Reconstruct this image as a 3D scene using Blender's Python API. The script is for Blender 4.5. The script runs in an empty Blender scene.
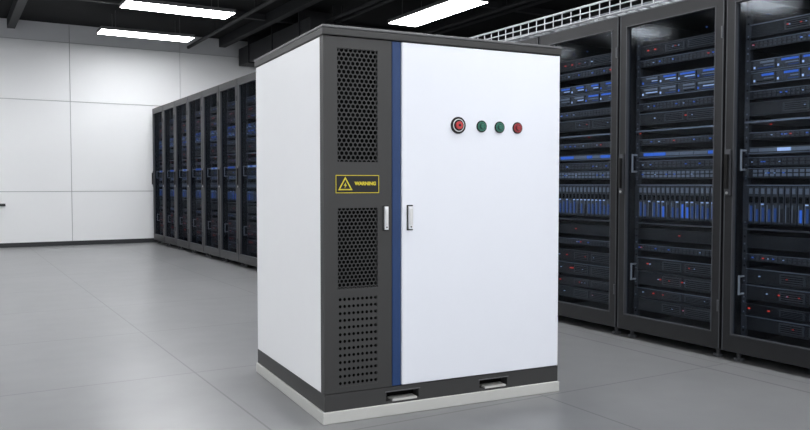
import bpy, math, random
from mathutils import Vector
random.seed(7)
S = bpy.context.scene
S.view_settings.view_transform = 'Standard'
S.view_settings.look = 'None'

# ------------------------------------------------------------------ materials
def mat(name, col, rough=0.5, metal=0.0, emit=None, es=0.0, spec=0.5, var=0.0, vscale=8.0):
    m = bpy.data.materials.new(name); m.use_nodes = True
    nt = m.node_tree; b = nt.nodes['Principled BSDF']
    b.inputs['Base Color'].default_value = (*col, 1)
    b.inputs['Roughness'].default_value = rough
    b.inputs['Metallic'].default_value = metal
    b.inputs['Specular IOR Level'].default_value = spec
    if emit:
        b.inputs['Emission Color'].default_value = (*emit, 1)
        b.inputs['Emission Strength'].default_value = es
    if var > 0:
        tc = nt.nodes.new('ShaderNodeTexCoord'); n = nt.nodes.new('ShaderNodeTexNoise')
        n.inputs['Scale'].default_value = vscale; n.inputs['Detail'].default_value = 4
        r = nt.nodes.new('ShaderNodeMapRange')
        r.inputs['To Min'].default_value = 1 - var; r.inputs['To Max'].default_value = 1 + var
        mx = nt.nodes.new('ShaderNodeVectorMath'); mx.operation = 'SCALE'
        mx.inputs[0].default_value = col
        nt.links.new(tc.outputs['Object'], n.inputs['Vector'])
        nt.links.new(n.outputs['Fac'], r.inputs['Value'])
        nt.links.new(r.outputs['Result'], mx.inputs['Scale'])
        nt.links.new(mx.outputs['Vector'], b.inputs['Base Color'])
    return m

M_WHITE = mat('white_powder_coat', (0.84, 0.85, 0.87), 0.38, var=0.01)
M_DOOR = mat('door_powder_coat', (0.77, 0.795, 0.86), 0.36, var=0.01)
M_CHAR = mat('charcoal_metal', (0.038, 0.038, 0.038), 0.45, spec=0.35, var=0.06)
M_TOP = mat('top_plate_metal', (0.11, 0.113, 0.118), 0.4)
M_BLUE = mat('navy_stripe', (0.012, 0.04, 0.13), 0.4, spec=0.35)
M_BLACK = mat('black_void', (0.002, 0.002, 0.002), 0.9, spec=0.1)
M_WEB = mat('perforated_sheet', (0.034, 0.034, 0.035), 0.5, spec=0.35)
M_PLINTH = mat('plinth_paint', (0.50, 0.50, 0.48), 0.5, var=0.05)
M_SILVER = mat('brushed_silver', (0.6, 0.6, 0.6), 0.3, 0.9)
M_PULL = mat('satin_pull_handle', (0.7, 0.71, 0.73), 0.35, 0.2)
M_RPULL = mat('rack_pull_handle', (0.42, 0.43, 0.45), 0.35, 0.3)
M_BTNBLK = mat('button_bezel_black', (0.008, 0.008, 0.008), 0.35, spec=0.3)
M_RED = mat('button_red', (0.50, 0.03, 0.035), 0.3)
M_DRED = mat('button_dark_red', (0.30, 0.014, 0.02), 0.3)
M_GREEN = mat('button_green', (0.01, 0.13, 0.085), 0.3)
M_YEL = mat('label_yellow', (0.62, 0.52, 0.02), 0.5)

M_RACK = mat('rack_black_steel', (0.013, 0.0135, 0.015), 0.38, spec=0.38, var=0.1)
M_RACK2 = mat('rack_edge_steel', (0.05, 0.053, 0.06), 0.32)
M_EQ = mat('equipment_black', (0.012, 0.013, 0.015), 0.4, spec=0.4)
M_EQ2 = mat('equipment_grey', (0.045, 0.049, 0.057), 0.4)
M_EQ3 = mat('equipment_light', (0.22, 0.255, 0.31), 0.35, 0.3)
M_LB = mat('led_blue', (0.01, 0.05, 0.25), 0.4, emit=(0.05, 0.20, 0.9), es=0.70)
M_LB2 = mat('led_blue_dim', (0.01, 0.03, 0.10), 0.4, emit=(0.04, 0.14, 0.5), es=0.3)
M_LW = mat('led_white', (0.4, 0.5, 0.7), 0.4, emit=(0.45, 0.65, 1.0), es=0.6)
M_LR = mat('led_red', (0.3, 0.01, 0.01), 0.4, emit=(1.0, 0.08, 0.05), es=0.8)

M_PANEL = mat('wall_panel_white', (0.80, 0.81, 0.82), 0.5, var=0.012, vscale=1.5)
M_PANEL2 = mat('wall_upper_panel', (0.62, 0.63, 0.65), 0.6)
M_GAP = mat('wall_joint', (0.42, 0.43, 0.44), 0.7)
M_BASE = mat('baseboard_dark', (0.02, 0.022, 0.025), 0.5)
M_CEIL = mat('ceiling_charcoal', (0.009, 0.0095, 0.0105), 0.85, spec=0.2, var=0.2, vscale=3)
M_BEAM = mat('ceiling_beam', (0.022, 0.023, 0.026), 0.6, spec=0.3)
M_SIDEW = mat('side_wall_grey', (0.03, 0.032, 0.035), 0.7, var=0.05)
M_LAMP = mat('lamp_diffuser', (0.9, 0.9, 0.9), 0.5, emit=(0.97, 0.98, 1.0), es=25.0)
M_LFR = mat('lamp_housing', (0.12, 0.12, 0.125), 0.5)
M_WIRE = mat('cable_tray_wire', (0.55, 0.57, 0.60), 0.4, 0.2)
M_CABLE = mat('cable_jacket', (0.25, 0.27, 0.3), 0.5)

def glass_mat(name, tint):
    m = bpy.data.materials.new(name); m.use_nodes = True
    nt = m.node_tree; nt.nodes.clear()
    o = nt.nodes.new('ShaderNodeOutputMaterial'); mx = nt.nodes.new('ShaderNodeMixShader')
    t = nt.nodes.new('ShaderNodeBsdfTransparent'); g = nt.nodes.new('ShaderNodeBsdfGlossy')
    t.inputs['Color'].default_value = (*tint, 1)
    g.inputs['Roughness'].default_value = 0.08; g.inputs['Color'].default_value = (0.8, 0.85, 0.9, 1)
    mx.inputs['Fac'].default_value = 0.015
    nt.links.new(t.outputs[0], mx.inputs[1]); nt.links.new(g.outputs[0], mx.inputs[2])
    nt.links.new(mx.outputs[0], o.inputs[0]); return m
M_GLASS = glass_mat('door_glass', (0.80, 0.83, 0.87))
M_GLASS2 = glass_mat('smoked_door_glass', (0.62, 0.66, 0.72))

def floor_mat():
    m = bpy.data.materials.new('polished_concrete_tiles'); m.use_nodes = True
    nt = m.node_tree; N = nt.nodes; L = nt.links; b = N['Principled BSDF']
    tc = N.new('ShaderNodeTexCoord'); sp = N.new('ShaderNodeSeparateXYZ')
    L.new(tc.outputs['Object'], sp.inputs[0])
    P = 1.385
    def math_(op, a, v=None):
        n = N.new('ShaderNodeMath'); n.operation = op
        for i, q in enumerate([a, v]):
            if q is None: continue
            if isinstance(q, (int, float)): n.inputs[i].default_value = q
            else: L.new(q, n.inputs[i])
        return n.outputs[0]
    def line(ax, off):
        d = math_('DIVIDE', math_('SUBTRACT', ax, off), P)
        f = math_('FRACT', math_('ADD', d, 100.5))
        a = math_('ABSOLUTE', math_('SUBTRACT', f, 0.5))
        return math_('LESS_THAN', a, 0.0050/P)
    ln = math_('MAXIMUM', line(sp.outputs['X'], 1.2), line(sp.outputs['Y'], 4.39))
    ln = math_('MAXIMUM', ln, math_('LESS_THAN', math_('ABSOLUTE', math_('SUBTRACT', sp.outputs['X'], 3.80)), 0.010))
    n1 = N.new('ShaderNodeTexNoise'); n1.inputs['Scale'].default_value = 1.2; n1.inputs['Detail'].default_value = 2
    n1.inputs['Roughness'].default_value = 0.5
    n2 = N.new('ShaderNodeTexNoise'); n2.inputs['Scale'].default_value = 5; n2.inputs['Detail'].default_value = 2
    L.new(tc.outputs['Object'], n1.inputs['Vector']); L.new(tc.outputs['Object'], n2.inputs['Vector'])
    cr = N.new('ShaderNodeValToRGB')
    cr.color_ramp.elements[0].position = 0.25; cr.color_ramp.elements[0].color = (0.175, 0.178, 0.182, 1)
    cr.color_ramp.elements[1].position = 0.75; cr.color_ramp.elements[1].color = (0.232, 0.236, 0.241, 1)
    s = math_('ADD', math_('MULTIPLY', n1.outputs['Fac'], 0.6), math_('MULTIPLY', n2.outputs['Fac'], 0.4))
    L.new(s, cr.inputs['Fac'])
    mx = N.new('ShaderNodeMix'); mx.data_type = 'RGBA'
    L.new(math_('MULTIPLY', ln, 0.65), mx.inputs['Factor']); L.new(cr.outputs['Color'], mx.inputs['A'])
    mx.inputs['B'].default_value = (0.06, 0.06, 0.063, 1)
    L.new(mx.outputs['Result'], b.inputs['Base Color'])
    b.inputs['Roughness'].default_value = 0.30
    b.inputs['Specular IOR Level'].default_value = 0.5
    return m
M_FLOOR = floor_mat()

# ------------------------------------------------------------------ mesh builder
class MB:
    def __init__(s): s.v=[]; s.f=[]; s.m=[]; s.mats=[]
    def mi(s, m):
        if m not in s.mats: s.mats.append(m)
        return s.mats.index(m)
    def box(s, x0,x1,y0,y1,z0,z1, m):
        i=len(s.v); k=s.mi(m)
        s.v += [(x0,y0,z0),(x1,y0,z0),(x1,y1,z0),(x0,y1,z0),(x0,y0,z1),(x1,y0,z1),(x1,y1,z1),(x0,y1,z1)]
        for f in [(0,3,2,1),(4,5,6,7),(0,1,5,4),(1,2,6,5),(2,3,7,6),(3,0,4,7)]:
            s.f.append(tuple(i+a for a in f)); s.m.append(k)
    def poly(s, pts, m):
        i=len(s.v); s.v += pts; s.f.append(tuple(range(i,i+len(pts)))); s.m.append(s.mi(m))
    def cyl(s, p0, p1, r, m, n=12, r2=None):
        p0=Vector(p0); p1=Vector(p1); d=(p1-p0).normalized()
        a=d.orthogonal().normalized(); b=d.cross(a); i=len(s.v); k=s.mi(m)
        if r2 is None: r2=r
        for p,rr in ((p0,r),(p1,r2)):
            for j in range(n):
                t=2*math.pi*j/n
                s.v.append(tuple(p+a*rr*math.cos(t)+b*rr*math.sin(t)))
        for j in range(n):
            q=(j+1)%n; s.f.append((i+j,i+q,i+n+q,i+n+j)); s.m.append(k)
        s.f.append(tuple(i+j for j in reversed(range(n)))); s.m.append(k)
        s.f.append(tuple(i+n+j for j in range(n))); s.m.append(k)
    def mesh(s, name):
        me=bpy.data.meshes.new(name); me.from_pydata(s.v,[],s.f)
        for m in s.mats: me.materials.append(m)
        me.polygons.foreach_set('material_index', s.m); me.update(); return me
    def obj(s, name, parent=None, bevel=0, seg=2, loc=None):
        o=bpy.data.objects.new(name, s.mesh(name)); S.collection.objects.link(o)
        if parent: o.parent=parent
        if loc: o.location=loc
        if bevel:
            b=o.modifiers.new('bevel','BEVEL'); b.width=bevel; b.segments=seg; b.limit_method='ANGLE'
        return o

# ------------------------------------------------------------------ room shell
XL,XR,YF,YB,H = -5.0, 9.0, -4.0, 14.7, 3.83
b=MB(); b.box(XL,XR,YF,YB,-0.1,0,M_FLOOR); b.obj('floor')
b=MB(); b.box(XL,XR,YF,YB,H,H+0.1,M_CEIL); b.obj('ceiling')
b=MB(); b.box(XL,XR,YB,YB+0.12,0,H,M_GAP)
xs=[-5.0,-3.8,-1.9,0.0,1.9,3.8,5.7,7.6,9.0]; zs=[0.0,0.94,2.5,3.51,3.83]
for i in range(len(xs)-1):
    for j in range(len(zs)-1):
        g=0.006
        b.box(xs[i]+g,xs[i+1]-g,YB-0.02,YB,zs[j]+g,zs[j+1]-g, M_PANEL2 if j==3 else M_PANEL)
b.obj('wall_back')
b=MB(); b.box(XL,XR,YB-0.045,YB-0.02,0,0.075,M_BASE); b.obj('baseboard_back')
b=MB(); b.box(XL-0.12,XL,YF,YB,0,H,M_PANEL); b.obj('wall_left')
b=MB(); b.box(XR,XR+0.12,YF,YB,0,H,M_SIDEW); b.obj('wall_right')
b=MB(); b.cyl((0.55,YB-0.09,0.72),(0.86,YB-0.09,0.72),0.022,M_BASE,10)
for x in (0.6,0.8): b.cyl((x,YB-0.09,0.72),(x,YB-0.02,0.72),0.012,M_BASE,8)
b.obj('wall_grab_rail')

# ceiling beams / conduit
b=MB()
for x in (-2.2,1.0,4.6,7.4): b.box(x-0.06,x+0.06,YF,YB-0.02,H-0.16,H,M_BEAM)
for y in (-1,2,5,8,9.6,12.2): b.box(XL,XR,y-0.05,y+0.05,H-0.10,H-0.005,M_BEAM)
b.obj('ceiling_beams')
b=MB()
for x in (3.95,5.2,5.35,7.0): b.cyl((x,YF,H-0.22),(x,YB-0.05,H-0.22),0.03,M_BEAM,8)
for y in range(-3,14,2):
    for x in (3.95,5.2,5.35,7.0): b.box(x-0.008,x+0.008,y-0.01,y+0.01,H-0.22,H,M_BEAM)
b.obj('ceiling_conduit')
b=MB(); b.box(4.9,5.4,11.2,14.6,H-0.5,H-0.18,M_BEAM)
for y in (11.6,12.8,14.0): b.box(4.88,5.42,y,y+0.03,H-0.52,H,M_BEAM)
b.obj('air_duct')

def lamp(cx,cy,lx,ly,z=3.5):
    b=MB(); hx,hy=lx/2,ly/2
    b.box(cx-hx-0.012,cx+hx+0.012,cy-hy-0.012,cy+hy+0.012,z+0.006,z+0.055,M_LFR)
    b.box(cx-hx,cx+hx,cy-hy,cy+hy,z,z+0.006,M_LAMP)
    for sx in (-0.7,0.7):
        for sy in (-0.7,0.7):
            b.cyl((cx+sx*hx,cy+sy*hy,z+0.05),(cx+sx*hx,cy+sy*hy,H),0.004,M_LFR,6)
    b.obj('ceiling_light')
lamp(2.90,13.30,1.45,0.43); lamp(2.87,11.13,1.48,0.45)
for y in (8.95,6.75,4.55,2.35,0.15,-2.05): lamp(2.88,y,1.5,0.45)  # unseen fixtures carrying the row on past the camera, added to light the room
for y in (13.35,11.17,8.95,6.75,4.55,2.35,0.15,-2.05): lamp(-1.2,y,1.5,0.45)  # extra row wholly out of view, added for more room light
for y in (9.47,6.2,2.9): lamp(6.08,y,0.48,1.85)  # only the farthest is in view; the nearer two are added for light

# ------------------------------------------------------------------ server racks
def server_rack_mesh(name, w, h, seed, pane):
    R=random.Random(seed); b=MB(); D=1.0; g=0.004
    y0,y1=g,w-g; zb=0.05
    b.box(0.045,D,y0,y0+0.03,zb,h,M_RACK); b.box(0.045,D,y1-0.03,y1,zb,h,M_RACK)
    b.box(0.045,D,y0+0.03,y1-0.03,h-0.05,h,M_RACK); b.box(0.045,D,y0+0.03,y1-0.03,zb,zb+0.05,M_RACK)
    b.box(D-0.02,D,y0+0.03,y1-0.03,zb+0.05,h-0.05,M_BLACK)
    st=0.062; tr=0.085; br=0.10
    dz0,dz1=zb+0.015,h-0.012
    b.box(0,0.04,y0+0.004,y0+st,dz0,dz1,M_RACK); b.box(0,0.04,y1-st,y1-0.004,dz0,dz1,M_RACK)
    b.box(0,0.04,y0+st,y1-st,dz1-tr,dz1,M_RACK); b.box(0,0.04,y0+st,y1-st,dz0,dz0+br,M_RACK)
    e=0.006
    for (a,c) in ((y0+st,y0+st+e),(y1-st-e,y1-st)): b.box(-0.003,0.03,a,c,dz0+br,dz1-tr,M_RACK2)
    b.box(-0.003,0.03,y0+st,y1-st,dz1-tr-e,dz1-tr,M_RACK2); b.box(-0.003,0.03,y0+st,y1-st,dz0+br,dz0+br+e,M_RACK2)
    b.box(-0.002,0.0,y0+0.006,y0+0.012,dz0,dz1,M_RACK2); b.box(-0.002,0.0,y1-0.012,y1-0.006,dz0,dz1,M_RACK2)
    b.box(-0.002,0.0,y0+0.012,y1-0.012,dz1-0.006,dz1,M_RACK2)
    yh=y1-0.034
    b.box(-0.012,0,yh-0.017,yh+0.017,1.02,1.30,M_RACK2)
    b.box(-0.030,-0.012,yh-0.011,yh+0.011,1.06,1.27,M_BTNBLK)
    b.cyl((-0.018,yh,1.035),(-0.010,yh,1.035),0.008,M_SILVER,8)
    for x in (0.08,D-0.08):
        for y in (y0+0.07,y1-0.07):
            b.cyl((x,y,0),(x,y,0.02),0.03,M_RACK2,10); b.cyl((x,y,0.02),(x,y,zb),0.014,M_RACK2,8)
    for z in (0.3,h-0.3): b.cyl((-0.006,y0+0.012,z),(-0.006,y0+0.012,z+0.07),0.008,M_RACK2,8)
    ra,rb=y0+0.095,y1-0.095
    for (a,c) in ((ra-0.030,ra),(rb,rb+0.030)):
        b.box(0.10,0.125,a,c,zb+0.05,h-0.05,M_EQ2)
        z=zb+0.09
        while z<h-0.1:
            b.box(0.098,0.10,(a+c)/2-0.005,(a+c)/2+0.005,z,z+0.010,M_EQ3 if R.random()<0.45 else M_BLACK); z+=0.0445
    W=rb-ra
    def chassis(z0,z1,m=M_EQ,x=0.095):
        b.box(x,0.75,ra+0.002,rb-0.002,z0,z1,m)
        for (p,q) in ((ra-0.026,ra+0.01),(rb-0.01,rb+0.026)):
            b.box(x-0.004,x,p,q,z0+0.002,z1-0.002,M_EQ2)
            b.box(x-0.006,x-0.004,(p+q)/2-0.004,(p+q)/2+0.004,z0+0.008,z0+0.016,M_EQ3)
    def dhandle(z0,z1,y):
        r=0.0065; x=0.048
        b.cyl((x,y,z0),(x,y,z1),r,M_RPULL,8)
        b.cyl((x,y,z0+r),(0.092,y,z0+r),r,M_RPULL,8); b.cyl((x,y,z1-r),(0.092,y,z1-r),r,M_RPULL,8)
    def leds(z,n,m,x=0.093,sz=0.006,lo=0.0,hi=1.0):
        for i in range(n):
            y=ra+0.02+(W-0.04)*(lo+(hi-lo)*R.random()); b.box(x-0.006,x+0.002,y,y+sz*1.6,z,z+sz,m)
    def ports(z0,z1,n,m=M_BLACK,x=0.093,lo=0.05,hi=0.95):
        p=W*(hi-lo)/n
        for i in range(n):
            y=ra+W*lo+i*p; b.box(x-0.0015,x+0.002,y+p*0.15,y+p*0.85,z0,z1,m)
    def blue_server(z0,z1):
        chassis(z0,z1,M_EQ)
        hh=z1-z0
        b.box(0.088,0.095,ra+0.015,rb-0.015,z0+hh*0.02,z0+hh*0.07,M_EQ3)
        b.box(0.088,0.095,ra+0.015,rb-0.015,z0+hh*0.93,z0+hh*0.98,M_EQ3)
        n=4; p=(W-0.05)/n
        for i in range(n):
            y=ra+0.025+i*p
            b.box(0.087,0.095,y+0.004,y+p-0.006,z0+hh*0.14,z0+hh*0.86,M_EQ2)
            b.box(0.084,0.087,y+0.012,y+p*(0.55+0.35*R.random()),z0+hh*0.64,z0+hh*0.80, M_LB if R.random()<0.75 else M_EQ3)
            b.box(0.084,0.087,y+0.012,y+p*(0.35+0.4*R.random()),z0+hh*0.40,z0+hh*0.48, M_LW if R.random()<0.35 else M_EQ3)
            b.box(0.084,0.087,y+0.012,y+p*(0.3+0.5*R.random()),z0+hh*0.20,z0+hh*0.28, M_LB2 if R.random()<0.6 else M_BLACK)
            b.box(0.082,0.087,y+p*0.86,y+p*0.92,z0+hh*0.22,z0+hh*0.40, M_LW if R.random()<0.7 else M_LB)
    def switch(z0,z1,red=2,n=20,pm=None):
        chassis(z0,z1,M_EQ)
        hh=z1-z0; pm=pm or M_EQ2
        ports(z0+hh*0.16,z0+hh*0.44,n,pm); ports(z0+hh*0.56,z0+hh*0.84,n,pm)
        leds(z0+hh*0.46,red,M_LR); leds(z0+hh*0.46,3,M_LB); leds(z0+hh*0.46,2,M_LW,sz=0.004)
        b.box(0.09,0.095,ra+0.005,rb-0.005,z1-0.003,z1,M_EQ3)
    def server(z0,z1,red=2):
        chassis(z0,z1,M_EQ)
        hh=z1-z0
        b.box(0.089,0.095,ra+W*0.06,ra+W*0.38,z0+hh*0.18,z0+hh*0.82,M_EQ2)
        b.box(0.089,0.095,ra+W*0.42,ra+W*0.66,z0+hh*0.18,z0+hh*0.82,M_EQ2)
        for k in range(4):
            zz=z0+hh*(0.26+0.14*k); b.box(0.087,0.089,ra+W*0.08,ra+W*0.36,zz,zz+hh*0.05,M_BLACK)
            b.box(0.087,0.089,ra+W*0.44,ra+W*0.64,zz,zz+hh*0.05,M_BLACK)
        leds(z0+hh*0.5,red,M_LR,lo=0.3,hi=0.98,sz=0.007)
        leds(z0+hh*0.5,2,M_LW,lo=0.05,hi=0.95,sz=0.005)
        b.box(0.09,0.095,ra+0.005,rb-0.005,z1-0.004,z1,M_EQ3 if R.random()<0.5 else M_EQ2)
    def bays(z0,z1,n=16):
        chassis(z0,z1,M_EQ); p=(W-0.03)/n; hh=z1-z0
        b.box(0.082,0.095,ra+0.004,rb-0.004,z1-0.006,z1,M_EQ3)
        for i in range(n):
            y=ra+0.015+i*p
            b.box(0.082,0.095,y+0.003,y+p-0.003,z0+0.01,z1-0.012,M_EQ2)
            b.box(0.078,0.083,y+p*0.25,y+p*0.75,z1-0.055,z1-0.022,M_EQ3)
            b.box(0.078,0.083,y+p*0.25,y+p*0.75,z0+hh*0.55,z0+hh*0.70,M_BLACK)
            q=R.random()
            b.box(0.079,0.083,y+p*0.25,y+p*0.6,z0+0.02,z0+hh*(0.35+0.15*R.random()),M_LB if q<0.25 else M_LB2 if q<0.75 else M_EQ)
            b.box(0.079,0.083,y+p*0.68,y+p*0.8,z0+0.02,z0+hh*0.5,M_EQ3)
            if R.random()<0.6: b.box(0.076,0.083,y+p*0.3,y+p*0.7,z0+hh*0.50,z0+hh*0.53,M_LW)
    def bluebar(z0,z1):
        chassis(z0,z1,M_EQ2); hh=z1-z0
        a=0.02
        while a<0.93:
            l=0.05+0.16*R.random(); q=R.random()
            b.box(0.086,0.095,ra+W*a,ra+W*min(a+l,0.97),z0+hh*0.35,z1-hh*0.2,M_LB if q<0.5 else M_LW if q<0.7 else M_EQ3)
            a+=l+0.012
        b.box(0.086,0.095,ra+0.01,rb-0.01,z0+hh*0.08,z0+hh*0.18,M_EQ3)
    def shelf(z,m=M_EQ3):
        b.box(0.085,0.6,ra-0.02,rb+0.02,z,z+0.010,m)
    j=lambda a:(R.random()-0.5)*a
    server(0.20,0.285,1); server(0.295,0.36,2)
    server(0.385,0.475,3); server(0.485,0.575,2)
    dhandle(0.41,0.53,rb+0.012)
    switch(0.62,0.665,1); b.box(0.10,0.7,ra,rb,0.70,0.78,M_EQ); leds(0.74,1,M_LR)
    shelf(0.81,M_EQ2)
    bays(0.845,1.085)
    switch(1.125,1.185,0,16,M_EQ3); switch(1.195,1.25,0,16)
    bluebar(1.268,1.312)
    dhandle(1.17,1.30,rb+0.012)
    switch(1.36,1.40,1); shelf(1.455+j(0.02),M_EQ3)
    server(1.50,1.58,1); switch(1.60,1.65,0)
    z=1.69+j(0.02); blue_server(z,z+0.075); blue_server(z+0.08,z+0.15)
    switch(1.90,1.95,1)
    server(1.97,2.05,3)
    leds(1.44,1,M_LR); leds(2.09,2,M_LB2)
    if h>2.3: switch(2.10,2.17,0)
    for k in range(5):
        yy=ra-0.045+0.008*k; b.cyl((0.14,yy,0.2),(0.14,yy+0.004,h-0.1),0.004,M_EQ2 if k%2 else M_CABLE,6)
    b.box(0.018,0.022,y0+st,y1-st,dz0+br,dz1-tr,pane)
    return b.mesh(name)

def place(me, x, y, sz=1):
    o=bpy.data.objects.new('server_rack', me); S.collection.objects.link(o); o.location=(x,y,0); o.scale=(1,1,sz); return o
right=[server_rack_mesh('server_rack_a',0.855,2.285,s,M_GLASS) for s in (3,5,8)]
RX=4.05; y=3.09-0.855*2; i=0; RS=0.982
while y<6.4:
    place(right[i%3],RX,y,RS); y+=0.855; i+=1
left=[server_rack_mesh('server_rack_b',0.79,2.43,s,M_GLASS2) for s in (11,12)]
for i in range(8): place(left[i%2],3.24,8.15+0.79*i)

# ------------------------------------------------------------------ wire cable tray above racks
b=MB(); rt=2.285*RS
ty0,ty1=1.4,6.5; z0,z1=rt+0.035,rt+0.14; xa,xb=RX+0.06,RX+0.52
for z in (z0,z0+0.055,z1):
    for x in (xa,xb): b.cyl((x,ty0,z),(x,ty1,z),0.005 if z<z1 else 0.008,M_WIRE,6)
for k in range(1,5): b.cyl((xa+k*(xb-xa)/5,ty0,z0),(xa+k*(xb-xa)/5,ty1,z0),0.004,M_WIRE,6)
y=ty0
while y<=ty1:
    b.cyl((xa,y,z0),(xb,y,z0),0.004,M_WIRE,6)
    b.cyl((xa,y,z0),(xa,y,z1),0.004,M_WIRE,6); b.cyl((xb,y,z0),(xb,y,z1),0.004,M_WIRE,6); y+=0.10
y=ty0+0.3
while y<ty1:
    for x in (xa+0.03,xb-0.03): b.cyl((x,y,rt+0.001),(x,y,z0),0.012,M_WIRE,8)
    y+=0.855
for k in range(9):
    x=xa+0.05+k*0.04; zz=z0+0.018+(k%2)*0.014
    pts=[(x+0.006*math.sin(k+q),ty0+(ty1-ty0)*q/12,zz+0.006*math.cos(2*k+q)) for q in range(13)]
    for q in range(12): b.cyl(pts[q],pts[q+1],0.010,M_WIRE if k%3 else M_CABLE,6)
b.obj('cable_tray')

# ------------------------------------------------------------------ main cabinet
cab=bpy.data.objects.new('electrical_cabinet',None); S.collection.objects.link(cab)
cab.location=(1.434,3.139,0); cab.rotation_euler=(0,0,math.radians(-4.3)); cab.scale=(0.992,1,1.005)
W,D,HT=1.287,1.09,1.755
b=MB(); b.box(-0.010,W+0.004,-0.012,D+0.004,0.0,0.053,M_PLINTH); b.obj('plinth',cab,0.004)
b=MB()
sl=[(0.305,0.475),(0.813,0.975)]; k0,k1=0.053,0.130; s0,s1=0.066,0.108
b.box(0,W,0.06,D,k0,k1,M_CHAR)
b.box(0,W,0.0,0.06,k0,s0,M_CHAR); b.box(0,W,0.0,0.06,s1,k1,M_CHAR)
for a,c in ((0,sl[0][0]),(sl[0][1],sl[1][0]),(sl[1][1],W)): b.box(a,c,0.0,0.06,s0,s1,M_CHAR)
b.obj('kick_base',cab)
b=MB()
for a,c in sl:
    b.box(a+0.001,c-0.001,0.055,0.0595,s0,s1,M_BLACK)
    b.box(a+0.03,c-0.012,-0.004,0.05,s0-0.002,s0+0.007,M_PLINTH)
    b.box(a-0.006,c+0.006,-0.003,0.0,s1,s1+0.004,M_TOP)
b.obj('fork_slot_liner',cab)
b=MB(); b.box(0.0,W,0.045,D,k1,1.712,M_WHITE); b.obj('body_shell',cab,0.004)
b=MB(); b.box(0.0,0.006,0.022,0.045,k1,1.712,M_CHAR); b.box(W-0.006,W,0.022,0.045,k1,1.712,M_WHITE); b.obj('side_return',cab)
b=MB(); b.box(-0.006,W+0.006,-0.008,D+0.006,1.714,1.746,M_CHAR); b.obj('top_plate',cab,0.004)
b=MB(); b.box(-0.008,W+0.008,-0.010,D+0.008,1.746,1.757,M_TOP); b.obj('top_cap',cab,0.002)
va,vb=0.066,0.262; d1=0.333
areas=[(0.158,0.566),(0.598,0.957),(1.163,1.662)]
b=MB(); zt=1.710
b.box(0.0,va,0,0.022,k1+0.003,zt,M_CHAR); b.box(vb,d1,0,0.022,k1+0.003,zt,M_CHAR)
prev=k1+0.003
for a,c in areas: b.box(va,vb,0,0.022,prev,a,M_CHAR); prev=c
b.box(va,vb,0,0.022,prev,zt,M_CHAR)
b.obj('vent_door_panel',cab)
b=MB(); b.box(0.008,d1,0.034,0.042,k1+0.003,zt,M_BLACK); b.obj('vent_filter_backing',cab)
def hexsheet(za,zb_,pitch,hole,name):
    b=MB(); R=pitch/math.sqrt(3); ri=hole/2; y=0.0025; yb=0.006
    row=0; z=za
    while z<zb_+R:
        x=va-(pitch/2 if row%2 else 0)
        while x<vb+pitch/2:
            O=[];I=[];J=[]
            for q in range(6):
                t=math.radians(60*q+30); c,s_=math.cos(t),math.sin(t)
                cl=lambda X,Z:(min(max(X,va),vb),min(max(Z,za),zb_))
                ox,oz=cl(x+R*c,z+R*s_); ix,iz=cl(x+ri*c,z+ri*s_)
                O.append((ox,y,oz)); I.append((ix,y,iz)); J.append((ix,yb,iz))
            for q in range(6):
                p=(q+1)%6
                b.poly([O[q],O[p],I[p],I[q]],M_WEB); b.poly([I[q],I[p],J[p],J[q]],M_BLACK)
            x+=pitch
        z+=R*1.5; row+=1
    b.obj(name,cab)
hexsheet(1.163,1.662,0.0218,0.0188,'vent_mesh_upper')
hexsheet(0.598,0.957,0.0196,0.0168,'vent_mesh_middle')
b=MB(); nx,nz=9,13; px=(vb-va)/nx; pz=(0.566-0.158)/nz
for i in range(nx):
    for j in range(nz):
        cx=va+(i+.5)*px; cz=0.158+(j+.5)*pz; n=8; O=[];I=[];J=[]
        for q in range(n):
            t=2*math.pi*(q+.5)/n; c,s_=math.cos(t),math.sin(t); k=1/max(abs(c),abs(s_))
            sgx=px/2*c*k; sgz=pz/2*s_*k
            O.append((cx+sgx,0.0015,cz+sgz)); I.append((cx+0.0072*c,0.0015,cz+0.0072*s_)); J.append((cx+0.0072*c,0.006,cz+0.0072*s_))
        for q in range(n):
            p=(q+1)%n
            b.poly([O[q],O[p],I[p],I[q]],M_CHAR); b.poly([I[q],I[p],J[p],J[q]],M_BLACK)
        for sx in (-1,1):
            for sz in (-1,1):
                cpt=(cx+sx*px/2,0.0015,cz+sz*pz/2); k=math.tan(math.radians(22.5))
                b.poly([cpt,(cx+sx*px/2,0.0015,cz+sz*pz/2*k),(cx+sx*px/2*k,0.0015,cz+sz*pz/2)],M_CHAR)
b.obj('vent_mesh_lower',cab)
b=MB(); b.box(d1+0.003,0.381,0.002,0.032,k1+0.003,zt,M_BLUE); b.box(d1+0.003,d1+0.012,-0.001,0.002,k1+0.003,zt,M_BLUE); b.obj('blue_stripe',cab,0.002)
b=MB(); b.box(0.384,W-0.001,-0.004,0.040,k1+0.004,zt,M_DOOR); b.obj('main_door',cab,0.005,3)
def handle(cx,z0,z1,w,nm,y):
    b=MB(); b.box(cx-w/2-0.005,cx+w/2+0.005,y-0.003,y,z0-0.006,z1+0.006,M_BTNBLK)
    b.box(cx-w/2,cx+w/2,y-0.016,y-0.003,z0,z1,M_PULL)
    b.box(cx-w/2+0.004,cx+w/2-0.004,y-0.019,y-0.016,z0+0.02,z1-0.012,M_SILVER)
    b.cyl((cx,y-0.018,z0+0.011),(cx,y-0.0155,z0+0.011),0.004,M_BTNBLK,10)
    b.obj(nm,cab,0.002)
handle(0.301,0.857,0.962,0.018,'vent_door_handle',0.0)
handle(0.424,0.857,0.962,0.022,'main_door_handle',-0.004)
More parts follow.
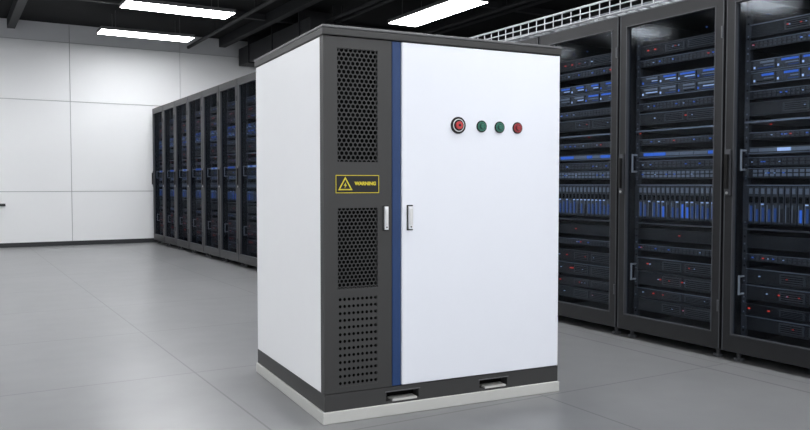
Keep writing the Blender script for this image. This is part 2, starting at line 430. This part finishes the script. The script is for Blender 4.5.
def button(cx,cz,r,m,nm,big=False):
    y=-0.004; b=MB()
    if big:
        b.cyl((cx,y-0.006,cz),(cx,y,cz),r,M_BTNBLK,32); b.cyl((cx,y-0.008,cz),(cx,y-0.006,cz),r*0.76,M_PULL,32)
        b.cyl((cx,y-0.010,cz),(cx,y-0.008,cz),r*0.66,M_BTNBLK,32); b.cyl((cx,y-0.018,cz),(cx,y-0.010,cz),r*0.46,M_RED,28)
        b.cyl((cx,y-0.020,cz),(cx,y-0.018,cz),r*0.16,M_BTNBLK,16)
    else:
        b.cyl((cx,y-0.004,cz),(cx,y,cz),r,M_BTNBLK,28); b.cyl((cx,y-0.007,cz),(cx,y-0.004,cz),r*0.80,m,28)
        b.cyl((cx,y-0.009,cz),(cx,y-0.007,cz),r*0.50,M_BTNBLK,24); b.cyl((cx,y-0.009,cz),(cx,y-0.014,cz),r*0.42,m,20,r*0.34)
    b.obj(nm,cab)
button(0.683,1.342,0.040,M_RED,'emergency_stop_button',True)
button(0.8150,1.341,0.0285,M_GREEN,'start_button'); button(0.9185,1.340,0.0285,M_GREEN,'run_button'); button(1.024,1.340,0.0285,M_DRED,'stop_button')
b=MB(); la,lb,lz0,lz1=0.056,0.268,1.024,1.104; y=-0.0015; t=0.0028
b.box(la,lb,y,-0.0001,lz0,lz1,M_BTNBLK)
b.box(la,lb,y-0.001,y,lz0,lz0+t,M_YEL); b.box(la,lb,y-0.001,y,lz1-t,lz1,M_YEL)
b.box(la,la+t,y-0.001,y,lz0,lz1,M_YEL); b.box(lb-t,lb,y-0.001,y,lz0,lz1,M_YEL)
cx,cz=0.102,1.057
def tri(r,yy,m):
    b.poly([(cx+r*math.cos(math.radians(a)),yy,cz+r*math.sin(math.radians(a))) for a in (90,210,330)],m)
tri(0.040,y-0.0011,M_YEL); tri(0.029,y-0.0016,M_BTNBLK)
b.poly([(cx+p[0],y-0.0022,cz+p[1]) for p in ((0.003,0.016),(-0.008,0.000),(-0.001,0.000),(-0.004,-0.012),(0.008,0.004),(0.001,0.004))],M_YEL)
b.obj('warning_label',cab)
fc=bpy.data.curves.new('warning_text','FONT'); fc.body='WARNING'; fc.size=0.0215; fc.offset=0.0010; fc.extrude=0.0003
fc.align_x='LEFT'; fc.align_y='CENTER'; fc.materials.append(M_YEL)
to=bpy.data.objects.new('warning_text',fc); S.collection.objects.link(to); to.parent=cab
to.location=(0.148,y-0.0012,1.066); to.rotation_euler=(math.radians(90),0,0)

# ------------------------------------------------------------------ world & camera
w=bpy.data.worlds.new('world'); S.world=w; w.use_nodes=True
w.node_tree.nodes['Background'].inputs['Color'].default_value=(0.95,0.97,1.0,1)
w.node_tree.nodes['Background'].inputs['Strength'].default_value=1.6
cd=bpy.data.cameras.new('camera'); cam=bpy.data.objects.new('camera',cd); S.collection.objects.link(cam)
cd.sensor_width=36; cd.lens=36*780/810; cd.clip_end=100
cam.location=(0,0,1.07); cam.rotation_euler=(math.radians(90-2.28),0,math.radians(-30.5))
S.camera=cam
